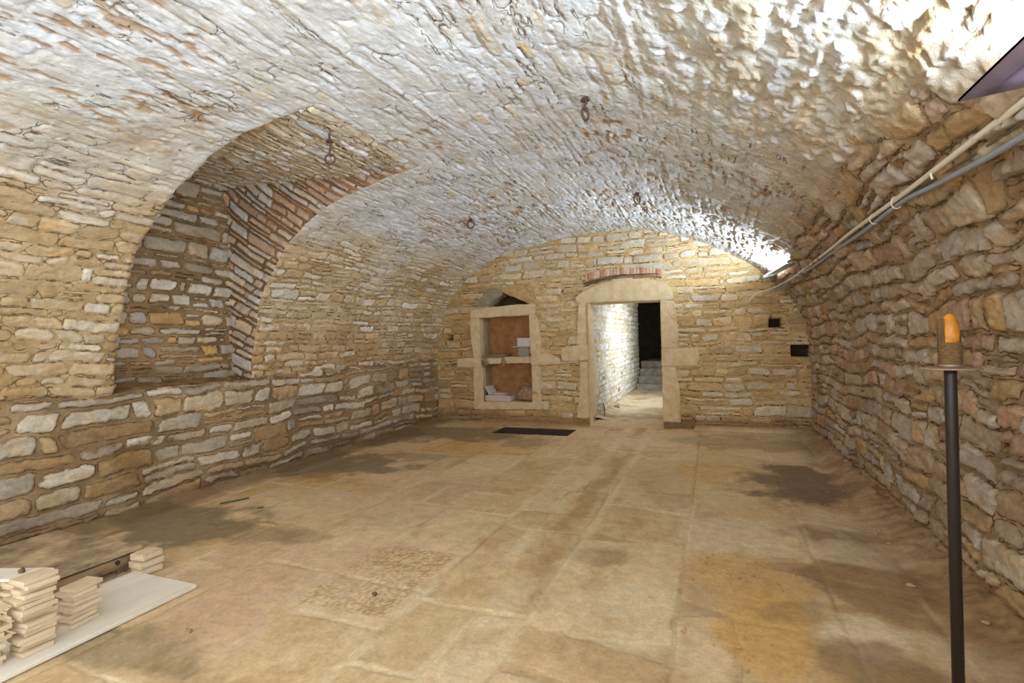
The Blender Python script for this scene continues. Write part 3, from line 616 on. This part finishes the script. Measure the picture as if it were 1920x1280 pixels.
ns('relieving_slab', [(-3.40, 2.26), (-2.98, 2.09), (-2.80, 2.12), (-2.86, 2.36), (-3.2, 2.41), (-3.46, 2.37)], Yb - .05, Yb + .2, 36, M_TS, .012)
M_PLAS = mat('ochre_niche_plaster', (184, 140, 92), .9, scale=7, col2=(150, 98, 54), bump=.5)
M_PALE = mat('pale_niche_lining', (196, 172, 130), .9, scale=12, col2=(150, 118, 76), bump=.6, stretch=(1, 1, .3))
ns('back_panel', [(-3.95, .3), (-2.88, .3), (-2.88, 1.95), (-3.95, 1.95)], Yb + .40, Yb + .44, 29, M_PLAS, .004)
ns('side_lining', [(-3.97, .34), (-3.87, .34), (-3.88, 1.87), (-3.97, 1.87)], Yb + .10, Yb + .42, 30, M_PALE, .008)
ns('side_batten', [(-3.885, 1.50), (-3.86, 1.50), (-3.86, 1.56), (-3.885, 1.56)], Yb + .08, Yb + .36, 31, M_PALE, .002)
ns('shelf', [(-3.50, 1.03), (-2.90, 1.04), (-2.90, 1.15), (-3.50, 1.15)], Yb + .04, Yb + .41, 32, M_ASH, .004)
ns('shelf', [(-3.92, 1.03), (-3.50, 1.03), (-3.49, 1.13), (-3.92, 1.13)], Yb - .02, Yb + .41, 33, M_ASH, .006)

M_BOARD = mat('grey_brown_board', (160, 136, 108), .8, scale=10, col2=(120, 98, 72), bump=.4, stretch=(.3, 1, 1))
M_CARD = mat('white_card', (226, 218, 208), .7, noise=.12, scale=12)
M_CARD2 = mat('pinkish_white_card', (214, 198, 182), .75, noise=.15, scale=12)
M_GREYB = mat('grey_concrete_block', (172, 164, 138), .9, noise=.2, scale=25, bump=.5)
M_CLOTH = mat('crumpled_brown_paper', (188, 158, 124), .85, scale=14, col2=(140, 110, 80), bump=.4)
def slab_obj(name, c, s, rz, m, seed, lab, cat, grp=None, rx=0, ry=0, amp=.002):
    bm = bmesh.new(); box(bm, (0, 0, 0), s, bev=min(s) * .12)
    for _ in range(2): bmesh.ops.subdivide_edges(bm, edges=[e for e in bm.edges if e.calc_length() > .08], cuts=1, use_grid_fill=True)
    rock_noise(bm, seed, amp); o = new_obj(name, bm, m); o.location = c; o.rotation_euler = (rx, ry, rz)
    return tag(o, lab, cat, grp)
slab_obj('stone_slab', (-3.66, Yb + .13, 1.150), (.40, .26, .036), .03, M_BOARD, 1, 'thin grey-brown slab at the bottom of the pair on the left end of the niche shelf', 'slab', amp=.004)
slab_obj('stone_slab', (-3.63, Yb + .12, 1.184), (.44, .24, .028), -.05, M_BOARD, 2, 'thin chipped slab lying on top of another on the left end of the niche shelf', 'slab', amp=.004)
slab_obj('concrete_block', (-3.10, Yb + .16, 1.235), (.22, .2, .165), 0, M_GREYB, 3, 'square grey block standing on the right end of the niche shelf', 'block')
slab_obj('cover_board', (-3.13, Yb + .15, 1.326), (.33, .24, .013), .03, M_CARD2, 4, 'thin pale board laid over the grey block on the niche shelf', 'board')
bx_ = empty('white_box', (-3.10, Yb + .15, 1.334)); tag(bx_, 'small white cardboard box on top of the pale board and grey block in the niche', 'box')
bm = bmesh.new(); box(bm, (0, 0, .06), (.235, .16, .12), bev=.004); new_obj('box_body', bm, M_CARD, bx_)
bm = bmesh.new(); box(bm, (0, 0, .131), (.245, .17, .022), bev=.003); new_obj('lid', bm, M_CARD, bx_)
# mortar rubble hanging round the broken shelf joint
def chunk(name, c, r, seed, m, lab, cat, grp=None, sq=(1, 1, 1), sub=2):
    bm = bmesh.new(); bmesh.ops.create_icosphere(bm, subdivisions=sub, radius=r)
    for v in bm.verts: v.co = Vector((v.co.x * sq[0], v.co.y * sq[1], v.co.z * sq[2]))
    rock_noise(bm, seed, r * .42, r * .9); o = new_obj(name, bm, m); o.location = c; return tag(o, lab, cat, grp)
M_RUB = mat('dusty_rubble', (178, 148, 112), .95, scale=30, col2=(128, 100, 72), bump=.8)
chunk('rubble_lump', (-3.80, Yb - .01, 1.075), .062, 5, M_RUB, 'dark crumbly lump at the left front corner of the niche shelf', 'rubble', None, (1.2, .8, 1))
chunk('rubble_lump', (-3.45, Yb + .0, 1.06), .05, 6, M_RUB, 'crumbly lump filling the joint between the two halves of the niche shelf', 'rubble', None, (.8, .7, 1.3))
# open white box of papers, loose sheets and a crumpled bag on the niche sill
ob = empty('open_box', (-3.56, Yb + .12, .372), -.08); tag(ob, 'low open white box full of papers on the niche sill at left', 'box')
bm = bmesh.new()
for c_, s_ in (((0, 0, .006), (.50, .30, .012)), ((0, -.147, .05), (.50, .008, .10)), ((0, .147, .05), (.50, .008, .10)), ((-.246, 0, .05), (.008, .3, .10)), ((.246, 0, .05), (.008, .3, .10))): box(bm, c_, s_)
new_obj('tray', bm, M_CARD2, ob)
bm = bmesh.new(); box(bm, (-.20, -.01, .17), (.012, .30, .2), Matrix.Rotation(-.55, 3, 'Y')); new_obj('flap', bm, M_CARD, ob)
M_PAPER = mat('aged_paper', (222, 208, 190), .8, noise=.18, scale=20)
for k in range(4):
    bm = bmesh.new(); box(bm, (-.02 + .03 * (k % 2), -.01 * k, .104 + .011 * k), (.36 - .03 * k, .27, .009), Matrix.Rotation(.12 * (k - 1.5), 3, 'Z') @ Matrix.Rotation(.05 * (k % 2), 3, 'Y')); new_obj('paper_bundle', bm, M_PAPER, ob)
slab_obj('paper_packet', (-3.38, Yb + .342, .43), (.30, .09, .05), .0, M_PAPER, 7, 'pale flat packet lying behind the open box on the niche sill', 'packet')
bm = bmesh.new(); bmesh.ops.create_icosphere(bm, subdivisions=4, radius=1)
for v in bm.verts:
    x, y, z = v.co; k = 1 - .25 * max(z, 0)
    v.co = Vector((x * .17 * k, y * .13 * k, z * .165 + (.04 * x if z > 0 else 0)))
    if v.co.z < -.13: v.co.z = -.13
co = np.array([v.co[:] for v in bm.verts]); dd = np.abs(n3(co[:, 0] / .08, co[:, 1] / .08, co[:, 2] / .1, 3)) * .07 - .03
for v, q in zip(bm.verts, dd): v.co += v.co.normalized() * float(q)
for v in bm.verts: v.co.z = max(v.co.z, -.13)
bg = empty('crumpled_bag', (-3.10, Yb + .14, .372)); tag(bg, 'crumpled brown paper bag on the niche sill at right', 'bag')
o = new_obj('bag_body', bm, M_CLOTH, bg); o.location = (0, 0, .13)
bm = bmesh.new(); vs = [bm.verts.new(p) for p in ((-.12, -.12, .22), (-.02, -.10, .30), (.10, -.12, .25), (.15, -.1, .22), (.12, .02, .26), (-.04, .04, .32), (-.14, .0, .22))]; bm.faces.new(vs[:3] + vs[4:]) ; bm.faces.new((vs[2], vs[3], vs[4]))
r_ = bmesh.ops.solidify(bm, geom=list(bm.faces), thickness=.006)
new_obj('folded_top', bm, M_CARD2, bg)

# ---------------------------------------------------------------- iron rings in the vault
def vault_z(x): return float(np.interp(x, pf[:, 0][2:19], pf[:, 1][2:19]))
def ring(x, y, rr, thick, drop, tilt, lab, rz):
    z = vault_z(x) - .01
    e = empty('iron_ring', (x, y, z), rz); tag(e, lab, 'iron ring', 'iron hanging rings in the vault')
    bm = bmesh.new(); tube(bm, smooth_path([(0, 0, .05), (0, 0, -.01), (.012, 0, -.035), (0, 0, -drop + .03), (-.004, 0, -drop + .005), (.0, .014, -drop - .006), (.006, .022, -drop + .012)]), thick * 1.05, 8)
    new_obj('hook', bm, M_IRON, e, True)
    bm = bmesh.new(); ct = Vector((0, 0, -drop - rr + thick * .5)); R = Matrix.Rotation(tilt, 3, 'Z')
    tube(bm, [ct + R @ Vector((rr * math.cos(a), 0, rr * math.sin(a))) for a in [2 * math.pi * k / 32 for k in range(32)]], thick, 8, closed=True)
    new_obj('ring', bm, M_IRON, e, True)
    bm = bmesh.new(); bmesh.ops.create_cone(bm, cap_ends=True, segments=10, radius1=.03, radius2=.022, depth=.02, matrix=Matrix.Translation((0, 0, -.012))); new_obj('wall_plate', bm, M_IRON, e)
ring(-.78, 3.46, .040, .0085, .075, 1.25, 'rusty iron hook and ring, the nearest to the crown of the vault', 0)
ring(-2.80, 3.27, .040, .008, .12, .3, 'rusty iron ring on a long hook inside the left recess crown', 0)
ring(-2.92, 6.05, .048, .008, .03, .3, 'small rusty iron ring on the left of the vault towards the back wall', 0)
ring(-.77, 5.95, .050, .008, .03, 1.0, 'small rusty iron ring in the bright vault above the doorway', 0)

# ---------------------------------------------------------------- uplight troughs
M_TROUGH = mat('painted_sheet_metal', (128, 118, 132), .45, .2, noise=.1, scale=8)
M_TROUGH2 = mat('dull_sheet_metal', (120, 116, 108), .6, .2, noise=.2, scale=20)
M_TUBE = mat('lit_tube', (255, 255, 255), .3, emit=((235, 244, 255), 3.0))
def trough(name, far, near, far_w, near_w, lab, m, tube_r=.013):
    """sheet from lip (free edge) to wall edge, with an upturned lip and a lit tube behind it"""
    far, near, far_w, near_w = map(Vector, (far, near, far_w, near_w))
    e = empty(name, (far + near) / 2); tag(e, lab, 'uplight'); T = Matrix.Translation(-e.location)
    bm = bmesh.new()
    vs = [bm.verts.new(p) for p in (far, near, near_w, far_w)]; bm.faces.new(vs)
    bmesh.ops.solidify(bm, geom=list(bm.faces), thickness=.004)
    bm.transform(T); new_obj('sheet', bm, m, e)
    upz = Vector((0, 0, .008)); bm = bmesh.new(); vs = [bm.verts.new(p) for p in (far, near, near + upz, far + upz)]; bm.faces.new(vs)
    bmesh.ops.solidify(bm, geom=list(bm.faces), thickness=.003); bm.transform(T); new_obj('lip', bm, m, e)
    a = far * .72 + far_w * .28 + Vector((0, 0, .030)); b = near * .72 + near_w * .28 + Vector((0, 0, .030)); d = (b - a)
    bm = bmesh.new(); tube(bm, [a + d * .04, b - d * .04], tube_r, 12); bm.transform(T); new_obj('lamp_tube', bm, M_TUBE, e, True)
    bm = bmesh.new(); tube(bm, [a, a + d * .04], tube_r * 1.3, 12); bm.transform(T); new_obj('lamp_holder', bm, M_TROUGH2, e)
    bm = bmesh.new(); tube(bm, [b - d * .04, b], tube_r * 1.3, 12); bm.transform(T); new_obj('lamp_holder', bm, M_TROUGH2, e)
trough('uplight_trough', (.69, 1.90, 2.093), (.69, .30, 2.093), (.96, 1.90, 2.115), (.96, .30, 2.115), 'purple-grey sheet metal uplight trough in the top right corner of the view', M_TROUGH)
trough('uplight_trough', (.62, 7.80, 2.18), (.765, 6.30, 2.185), (.75, 7.80, 2.20), (.86, 6.30, 2.19), 'small grey uplight trough under the glare by the back wall', M_TROUGH2)

# ---------------------------------------------------------------- conduits and cables on the right of the vault
M_CW = mat('cream_plastic', (232, 222, 202), .5, noise=.08, scale=12)
M_CG = mat('grey_plastic', (150, 154, 160), .5, noise=.08, scale=12)
M_CD = mat('dark_cable', (110, 96, 84), .6, noise=.1, scale=12)
cc = empty('electrical_conduit', (.9, 4.5, 2.12)); tag(cc, 'bundle of cream and grey conduits strapped along the right side of the vault', 'conduit'); T = Matrix.Translation(-cc.location)
def cab(name, pts, r, m, lab=None, n=6):
    bm = bmesh.new(); tube(bm, smooth_path(pts, n), r, 10); bm.transform(T); o = new_obj(name, bm, m, cc, True)
    if lab: o['label'] = lab
cab('pipe', [(.90, .6, 2.12), (.905, 2.2, 2.115), (.905, 3.2, 2.11), (.905, 4.2, 2.115), (.915, 5.2, 2.11), (.91, 6.5, 2.105)], .0125, M_CW, 'cream upper pipe')
cab('pipe', [(.96, .6, 2.035), (.955, 1.8, 2.04), (.95, 2.3, 2.045), (.935, 2.8, 2.065), (.92, 3.2, 2.085), (.925, 4.0, 2.075), (.93, 4.8, 2.085), (.925, 5.6, 2.075), (.915, 6.5, 2.09)], .0125, M_CG, 'grey lower pipe')
cab('cable', [(.95, .6, 2.085), (.945, 2.3, 2.085), (.925, 3.2, 2.10), (.93, 4.4, 2.09), (.935, 5.4, 2.08), (.92, 6.5, 2.10), (.84, 7.1, 2.10), (.76, 7.9, 2.09)], .005, M_CD, 'thin dark cable')
cab('cable', [(.905, 6.4, 2.10), (.87, 6.9, 2.08), (.80, 7.6, 2.06), (.72, 8.05, 2.05), (.60, 8.22, 2.02), (.48, 8.27, 1.90)], .009, M_CW, 'cream cable end drooping to the back wall')
cab('cable', [(.91, 6.4, 2.085), (.88, 6.8, 2.06), (.84, 7.4, 2.03), (.78, 8.0, 2.02), (.68, 8.22, 2.0)], .008, M_CG)
cab('cable', [(.90, 6.5, 2.09), (.88, 6.65, 2.02), (.87, 6.8, 1.99), (.87, 6.85, 1.96)], .004, M_CD)
for y in (3.25, 3.65, 6.15, 6.5):
    bm = bmesh.new(); ct = Vector((.912, y, 2.097 if y > 3 else 2.08))
    tube(bm, [ct + Vector((.024 * math.cos(a), 0, .032 * math.sin(a))) for a in [2 * math.pi * k / 16 for k in range(16)]], .003, 6, closed=True); bm.transform(T); new_obj('cable_tie', bm, M_CW, cc, True)
bm = bmesh.new(); tube(bm, [(.893, 2.72, 2.10), (.88, 2.70, 2.09), (.886, 2.70, 2.065)], .004, 6); bm.transform(T); new_obj('clip', bm, M_CW, cc)

# ---------------------------------------------------------------- torch stand
tx_, ty_ = .804, 2.333
M_POLE = mat('dark_painted_steel', (62, 54, 52), .42, .5, noise=.15, scale=20)
M_PLATE = mat('pale_metal_plate', (176, 150, 128), .5, .4, noise=.2, scale=25)
M_ROPE = mat('twine', (136, 104, 62), .9, scale=60, col2=(86, 62, 36), bump=.8, stretch=(1, 1, 4))
M_HORN = mat('amber_resin', (226, 150, 44), .45, scale=16, col2=(150, 92, 30), bump=.3)
M_BARK = mat('dark_wood_shard', (124, 92, 58), .8, scale=40, col2=(70, 50, 32), bump=.6, stretch=(1, 1, .2))
tor = empty('torch_stand', (tx_, ty_, -.008)); tag(tor, 'tall dark metal torch stand with amber flame-shaped head by the right wall', 'torch stand')
bm = bmesh.new(); lathe(bm, [(.019, .008), (.019, 1.262), (.019, 1.283)], 24); new_obj('pole', bm, M_POLE, tor, True).data
bm = bmesh.new(); lathe(bm, [(.16, .0), (.16, .006), (.15, .009), (.03, .012), (.022, .03)], 40); new_obj('foot_plate', bm, M_POLE, tor)
bm = bmesh.new(); lathe(bm, [(.02, 1.283), (.090, 1.285), (.092, 1.287), (.09, 1.290), (.02, 1.292)], 40)
o = new_obj('drip_plate', bm, M_PLATE, tor)
bm = bmesh.new(); lathe(bm, [(.028, 1.290), (.034, 1.294), (.034, 1.302), (.030, 1.306)], 24); new_obj('socket', bm, M_PLATE, tor, True)
bm = bmesh.new(); pr = []
for k in range(9):
    z = 1.302 + k * .0088; pr += [(.033, z), (.038, z + .0044)]
pr.append((.032, 1.382)); lathe(bm, pr, 28); rock_noise(bm, 3, .0016, .03); new_obj('rope_binding', bm, M_ROPE, tor, True)
bm = bmesh.new(); lathe(bm, [(.027, 1.36), (.030, 1.40), (.030, 1.43), (.026, 1.455), (.018, 1.472), (.009, 1.484), (.002, 1.488)], 20); rock_noise(bm, 6, .004, .03); new_obj('flame_shard', bm, M_HORN, tor, True)
for k, a in enumerate((3.45, 3.0, .35, 1.9)):
    bm = bmesh.new(); R = Matrix.Rotation(a, 3, 'Z'); hh_ = (.11, .10, .055, .08)[k]
    box(bm, R @ Vector((.030, 0, 1.36 + hh_ / 2)), (.007, .034, hh_), R, .002); rock_noise(bm, 9 + k, .003, .03); new_obj('wood_shard', bm, M_BARK, tor)

# ---------------------------------------------------------------- timber at the lower left
M_TOP = mat('stained_tabletop', (206, 184, 146), .55, scale=5.5, col2=(104, 82, 66), bump=.15)
M_WOOD = mat('weathered_timber', (190, 164, 128), .75, scale=12, col2=(112, 88, 62), bump=.3, stretch=(1, .2, 1))
M_WHITEB = mat('whitewashed_board', (240, 234, 222), .6, scale=5, col2=(220, 208, 188), bump=.1, stretch=(1, .25, 1))
M_LATH = mat('pale_cut_pine', (224, 208, 180), .8, scale=26, col2=(196, 172, 136), bump=.5, stretch=(1, .3, 2))
tb = empty('low_wooden_platform', (-3.95, 1.6, 0)); tag(tb, 'low wooden drawer unit lying flat on the floor against the left wall', 'wooden unit')
bm = bmesh.new(); box(bm, (-.02, -.02, .140), (.92, 1.28, .022), bev=.004); new_obj('top_board', bm, M_TOP, tb)
bm = bmesh.new(); box(bm, (.40, -.02, .077), (.022, 1.20, .066), bev=.003); new_obj('side_rail', bm, M_WOOD, tb)
bm = bmesh.new(); box(bm, (-.02, .585, .083), (.84, .022, .078), bev=.003); new_obj('end_rail', bm, M_WOOD, tb)
for x_, y_ in ((.36, .53), (-.42, .53), (.36, -.6), (-.42, -.6)):
    bm = bmesh.new(); box(bm, (x_, y_, .066), (.06, .06, .125), bev=.003); new_obj('block_foot', bm, M_WOOD, tb)
bm = bmesh.new(); bmesh.ops.create_uvsphere(bm, u_segments=12, v_segments=8, radius=.013, matrix=Matrix.Translation((.421, .48, .09))); new_obj('knob', bm, M_POLE, tb, True)
# white board
bm = bmesh.new(); box(bm, (0, 0, 0), (.565, 1.75, .022), bev=.004); o = new_obj('white_board', bm, M_WHITEB); o.location = (-3.17, 1.255, .019); tag(o, 'long white painted board lying flat on the floor under the stacks of wood offcuts', 'board')
def lath_mesh(k, s, seed):
    bm = bmesh.new(); box(bm, (0, 0, 0), s, bev=.0015)
    bmesh.ops.subdivide_edges(bm, edges=[e for e in bm.edges if e.calc_length() > .05], cuts=2, use_grid_fill=True); rock_noise(bm, seed, .0025, .04)
    me = bpy.data.meshes.new('wood_offcut'); bm.to_mesh(me); bm.free(); me.materials.append(M_LATH); return me
LM = [lath_mesh(k, (.085 + .02 * (k % 3), .12 + .018 * (k % 2), .0205), 30 + k) for k in range(6)]
STK = [('tall middle stack', -3.01, 1.41, 16, .0), ('stack farthest along the white board', -3.09, 1.63, 9, .08), ('stack at the left picture edge', -3.04, 1.235, 12, -.05), ('rear stack topped by a white strip', -3.26, 1.49, 12, .1)]
ORD = ['bottom', 'second from bottom', 'third from bottom', 'fourth from bottom', 'fifth from bottom', 'sixth from bottom', 'seventh from bottom', 'eighth from bottom', 'ninth from bottom', 'tenth from bottom', 'eleventh from bottom', 'twelfth from bottom', 'thirteenth from bottom', 'fourteenth from bottom', 'fifteenth from bottom', 'sixteenth from bottom', 'seventeenth from bottom', 'eighteenth from bottom', 'nineteenth from bottom', 'twentieth from bottom']
for nm, x, y, n, rz in STK:
    z = .030
    for k in range(n):
        o = bpy.data.objects.new('wood_offcut', LM[(k * 5 + n) % 6]); C.objects.link(o)
        o.location = (x + random.uniform(-.024, .024), y + random.uniform(-.014, .014), z + .0113); o.rotation_euler = (0, 0, rz + random.uniform(-.08, .08)); z += .0220
        pos = 'top' if k == n - 1 else ORD[k]
        tag(o, f'wood offcut, {pos} in the {nm}', 'wood offcut', 'cut wood pieces stacked on the white board')
slab_obj('painted_strip', (-3.33, 1.48, .3045), (.30, .13, .014), .35, M_WHITEB, 61, 'white painted strip lying on top of the rear stack of wood offcuts', 'strip')
chunk('wood_chip', (-3.30, 1.50, .3205), .014, 8, M_BARK, 'small brown wood chip on the white strip', 'wood chip')
for k in range(3):
    slab_obj('timber_block', (-3.425, 2.19, .026 + .045 * k), (.12, .13 + .02 * (k % 2), .041), .1 * k - .1, M_LATH, 70 + k, ('lowest', 'middle', 'topmost')[k] + ' of three short blocks stacked at the far corner of the wooden unit', 'timber block', 'short blocks at the corner of the wooden unit')

# ---------------------------------------------------------------- litter on the floor
M_GREEN = mat('green_strip', (52, 78, 62), .5, noise=.2, scale=20)
bm = bmesh.new(); tube(bm, [(-4.22, 3.35, .015), (-4.16, 3.45, .014), (-4.10, 3.56, .015)], .006, 8); tag(new_obj('green_stick', bm, M_GREEN, smooth=True), 'thin dark green stick lying on the floor by the left wall', 'stick')
bm = bmesh.new(); tube(bm, [(-3.78, 3.36, .013), (-3.74, 3.40, .014)], .007, 6); tag(new_obj('twig', bm, M_BARK), 'short dark twig on the floor right of the green stick', 'twig')
bm = bmesh.new(); tube(bm, smooth_path([(-1.86, 9.15, .02), (-1.88, 9.3, .10), (-1.92, 9.45, .17), (-1.95, 9.52, .22)]), .010, 8); tag(new_obj('curved_stick', bm, M_BARK, smooth=True), 'curved brown stick leaning on the corridor wall past the doorway', 'stick')
chunk('loose_stone', (-1.85, 10.4, .05), .055, 14, M_STEP, 'small grey stone on the corridor floor against its left wall', 'stone', None, (1.3, 1, .8))
chunk('loose_stone', (-2.48, 1.78, .012), .016, 15, M_RUB, 'round tan pebble on the floor beside the front edge of the white board', 'stone')
chunk('loose_stone', (-1.82, 2.40, .010), .014, 16, M_BARK, 'dark pebble at the right edge of the pecked floor slab', 'stone')
peb = []
def pebble_mesh(k):
    bm = bmesh.new(); bmesh.ops.create_icosphere(bm, subdivisions=1, radius=.009)
    for v in bm.verts: v.co = Vector((v.co.x * 1.4, v.co.y, v.co.z * .6))
    rock_noise(bm, 80 + k, .004, .012); me = bpy.data.meshes.new('stone_chip'); bm.to_mesh(me); bm.free(); me.materials.append(M_CHIP); return me
M_CHIP = mat('pinkish_stone_chip', (206, 164, 120), .9, scale=40, col2=(176, 132, 90), bump=.4)
PM = [pebble_mesh(k) for k in range(5)]
rp = random.Random(5)
spots = [(rp.gauss(.02, .14), rp.gauss(3.28, .12), rp.uniform(.5, 1.5)) for _ in range(34)] + [(rp.gauss(.12, .08), rp.gauss(2.5, .06), rp.uniform(.5, 1.2)) for _ in range(14)] + \
        [(rp.uniform(-3.3, 1.0), rp.uniform(2.0, 5.5), rp.uniform(.3, .8)) for _ in range(40)] + [(rp.uniform(.9, 1.2), rp.uniform(2.7, 7.5), rp.uniform(.7, 1.6)) for _ in range(30)]
for k, (x, y, s) in enumerate(spots):
    o = bpy.data.objects.new('stone_chip', PM[k % 5]); C.objects.link(o); o.scale = (s, s, s)
    o.location = (x, y, .006 + .004 * s + (.10 * float(ss(1.02, 1.3, x)))); o.rotation_euler = (0, 0, rp.uniform(0, 6))
    lab = ('tan stone chip in the scatter of chips right of the middle of the floor' if k < 34 else 'tan stone chip in the small scatter near the bottom of the picture' if k < 48 else
           'lone small stone chip on the open floor slabs' if k < 88 else 'stone chip in the soil along the foot of the right wall')
    tag(o, lab, 'stone chip', ('chips scattered right of the middle', 'chips in the front scatter', 'lone chips on the slabs', 'chips along the right wall')[0 if k < 34 else 1 if k < 48 else 2 if k < 88 else 3])
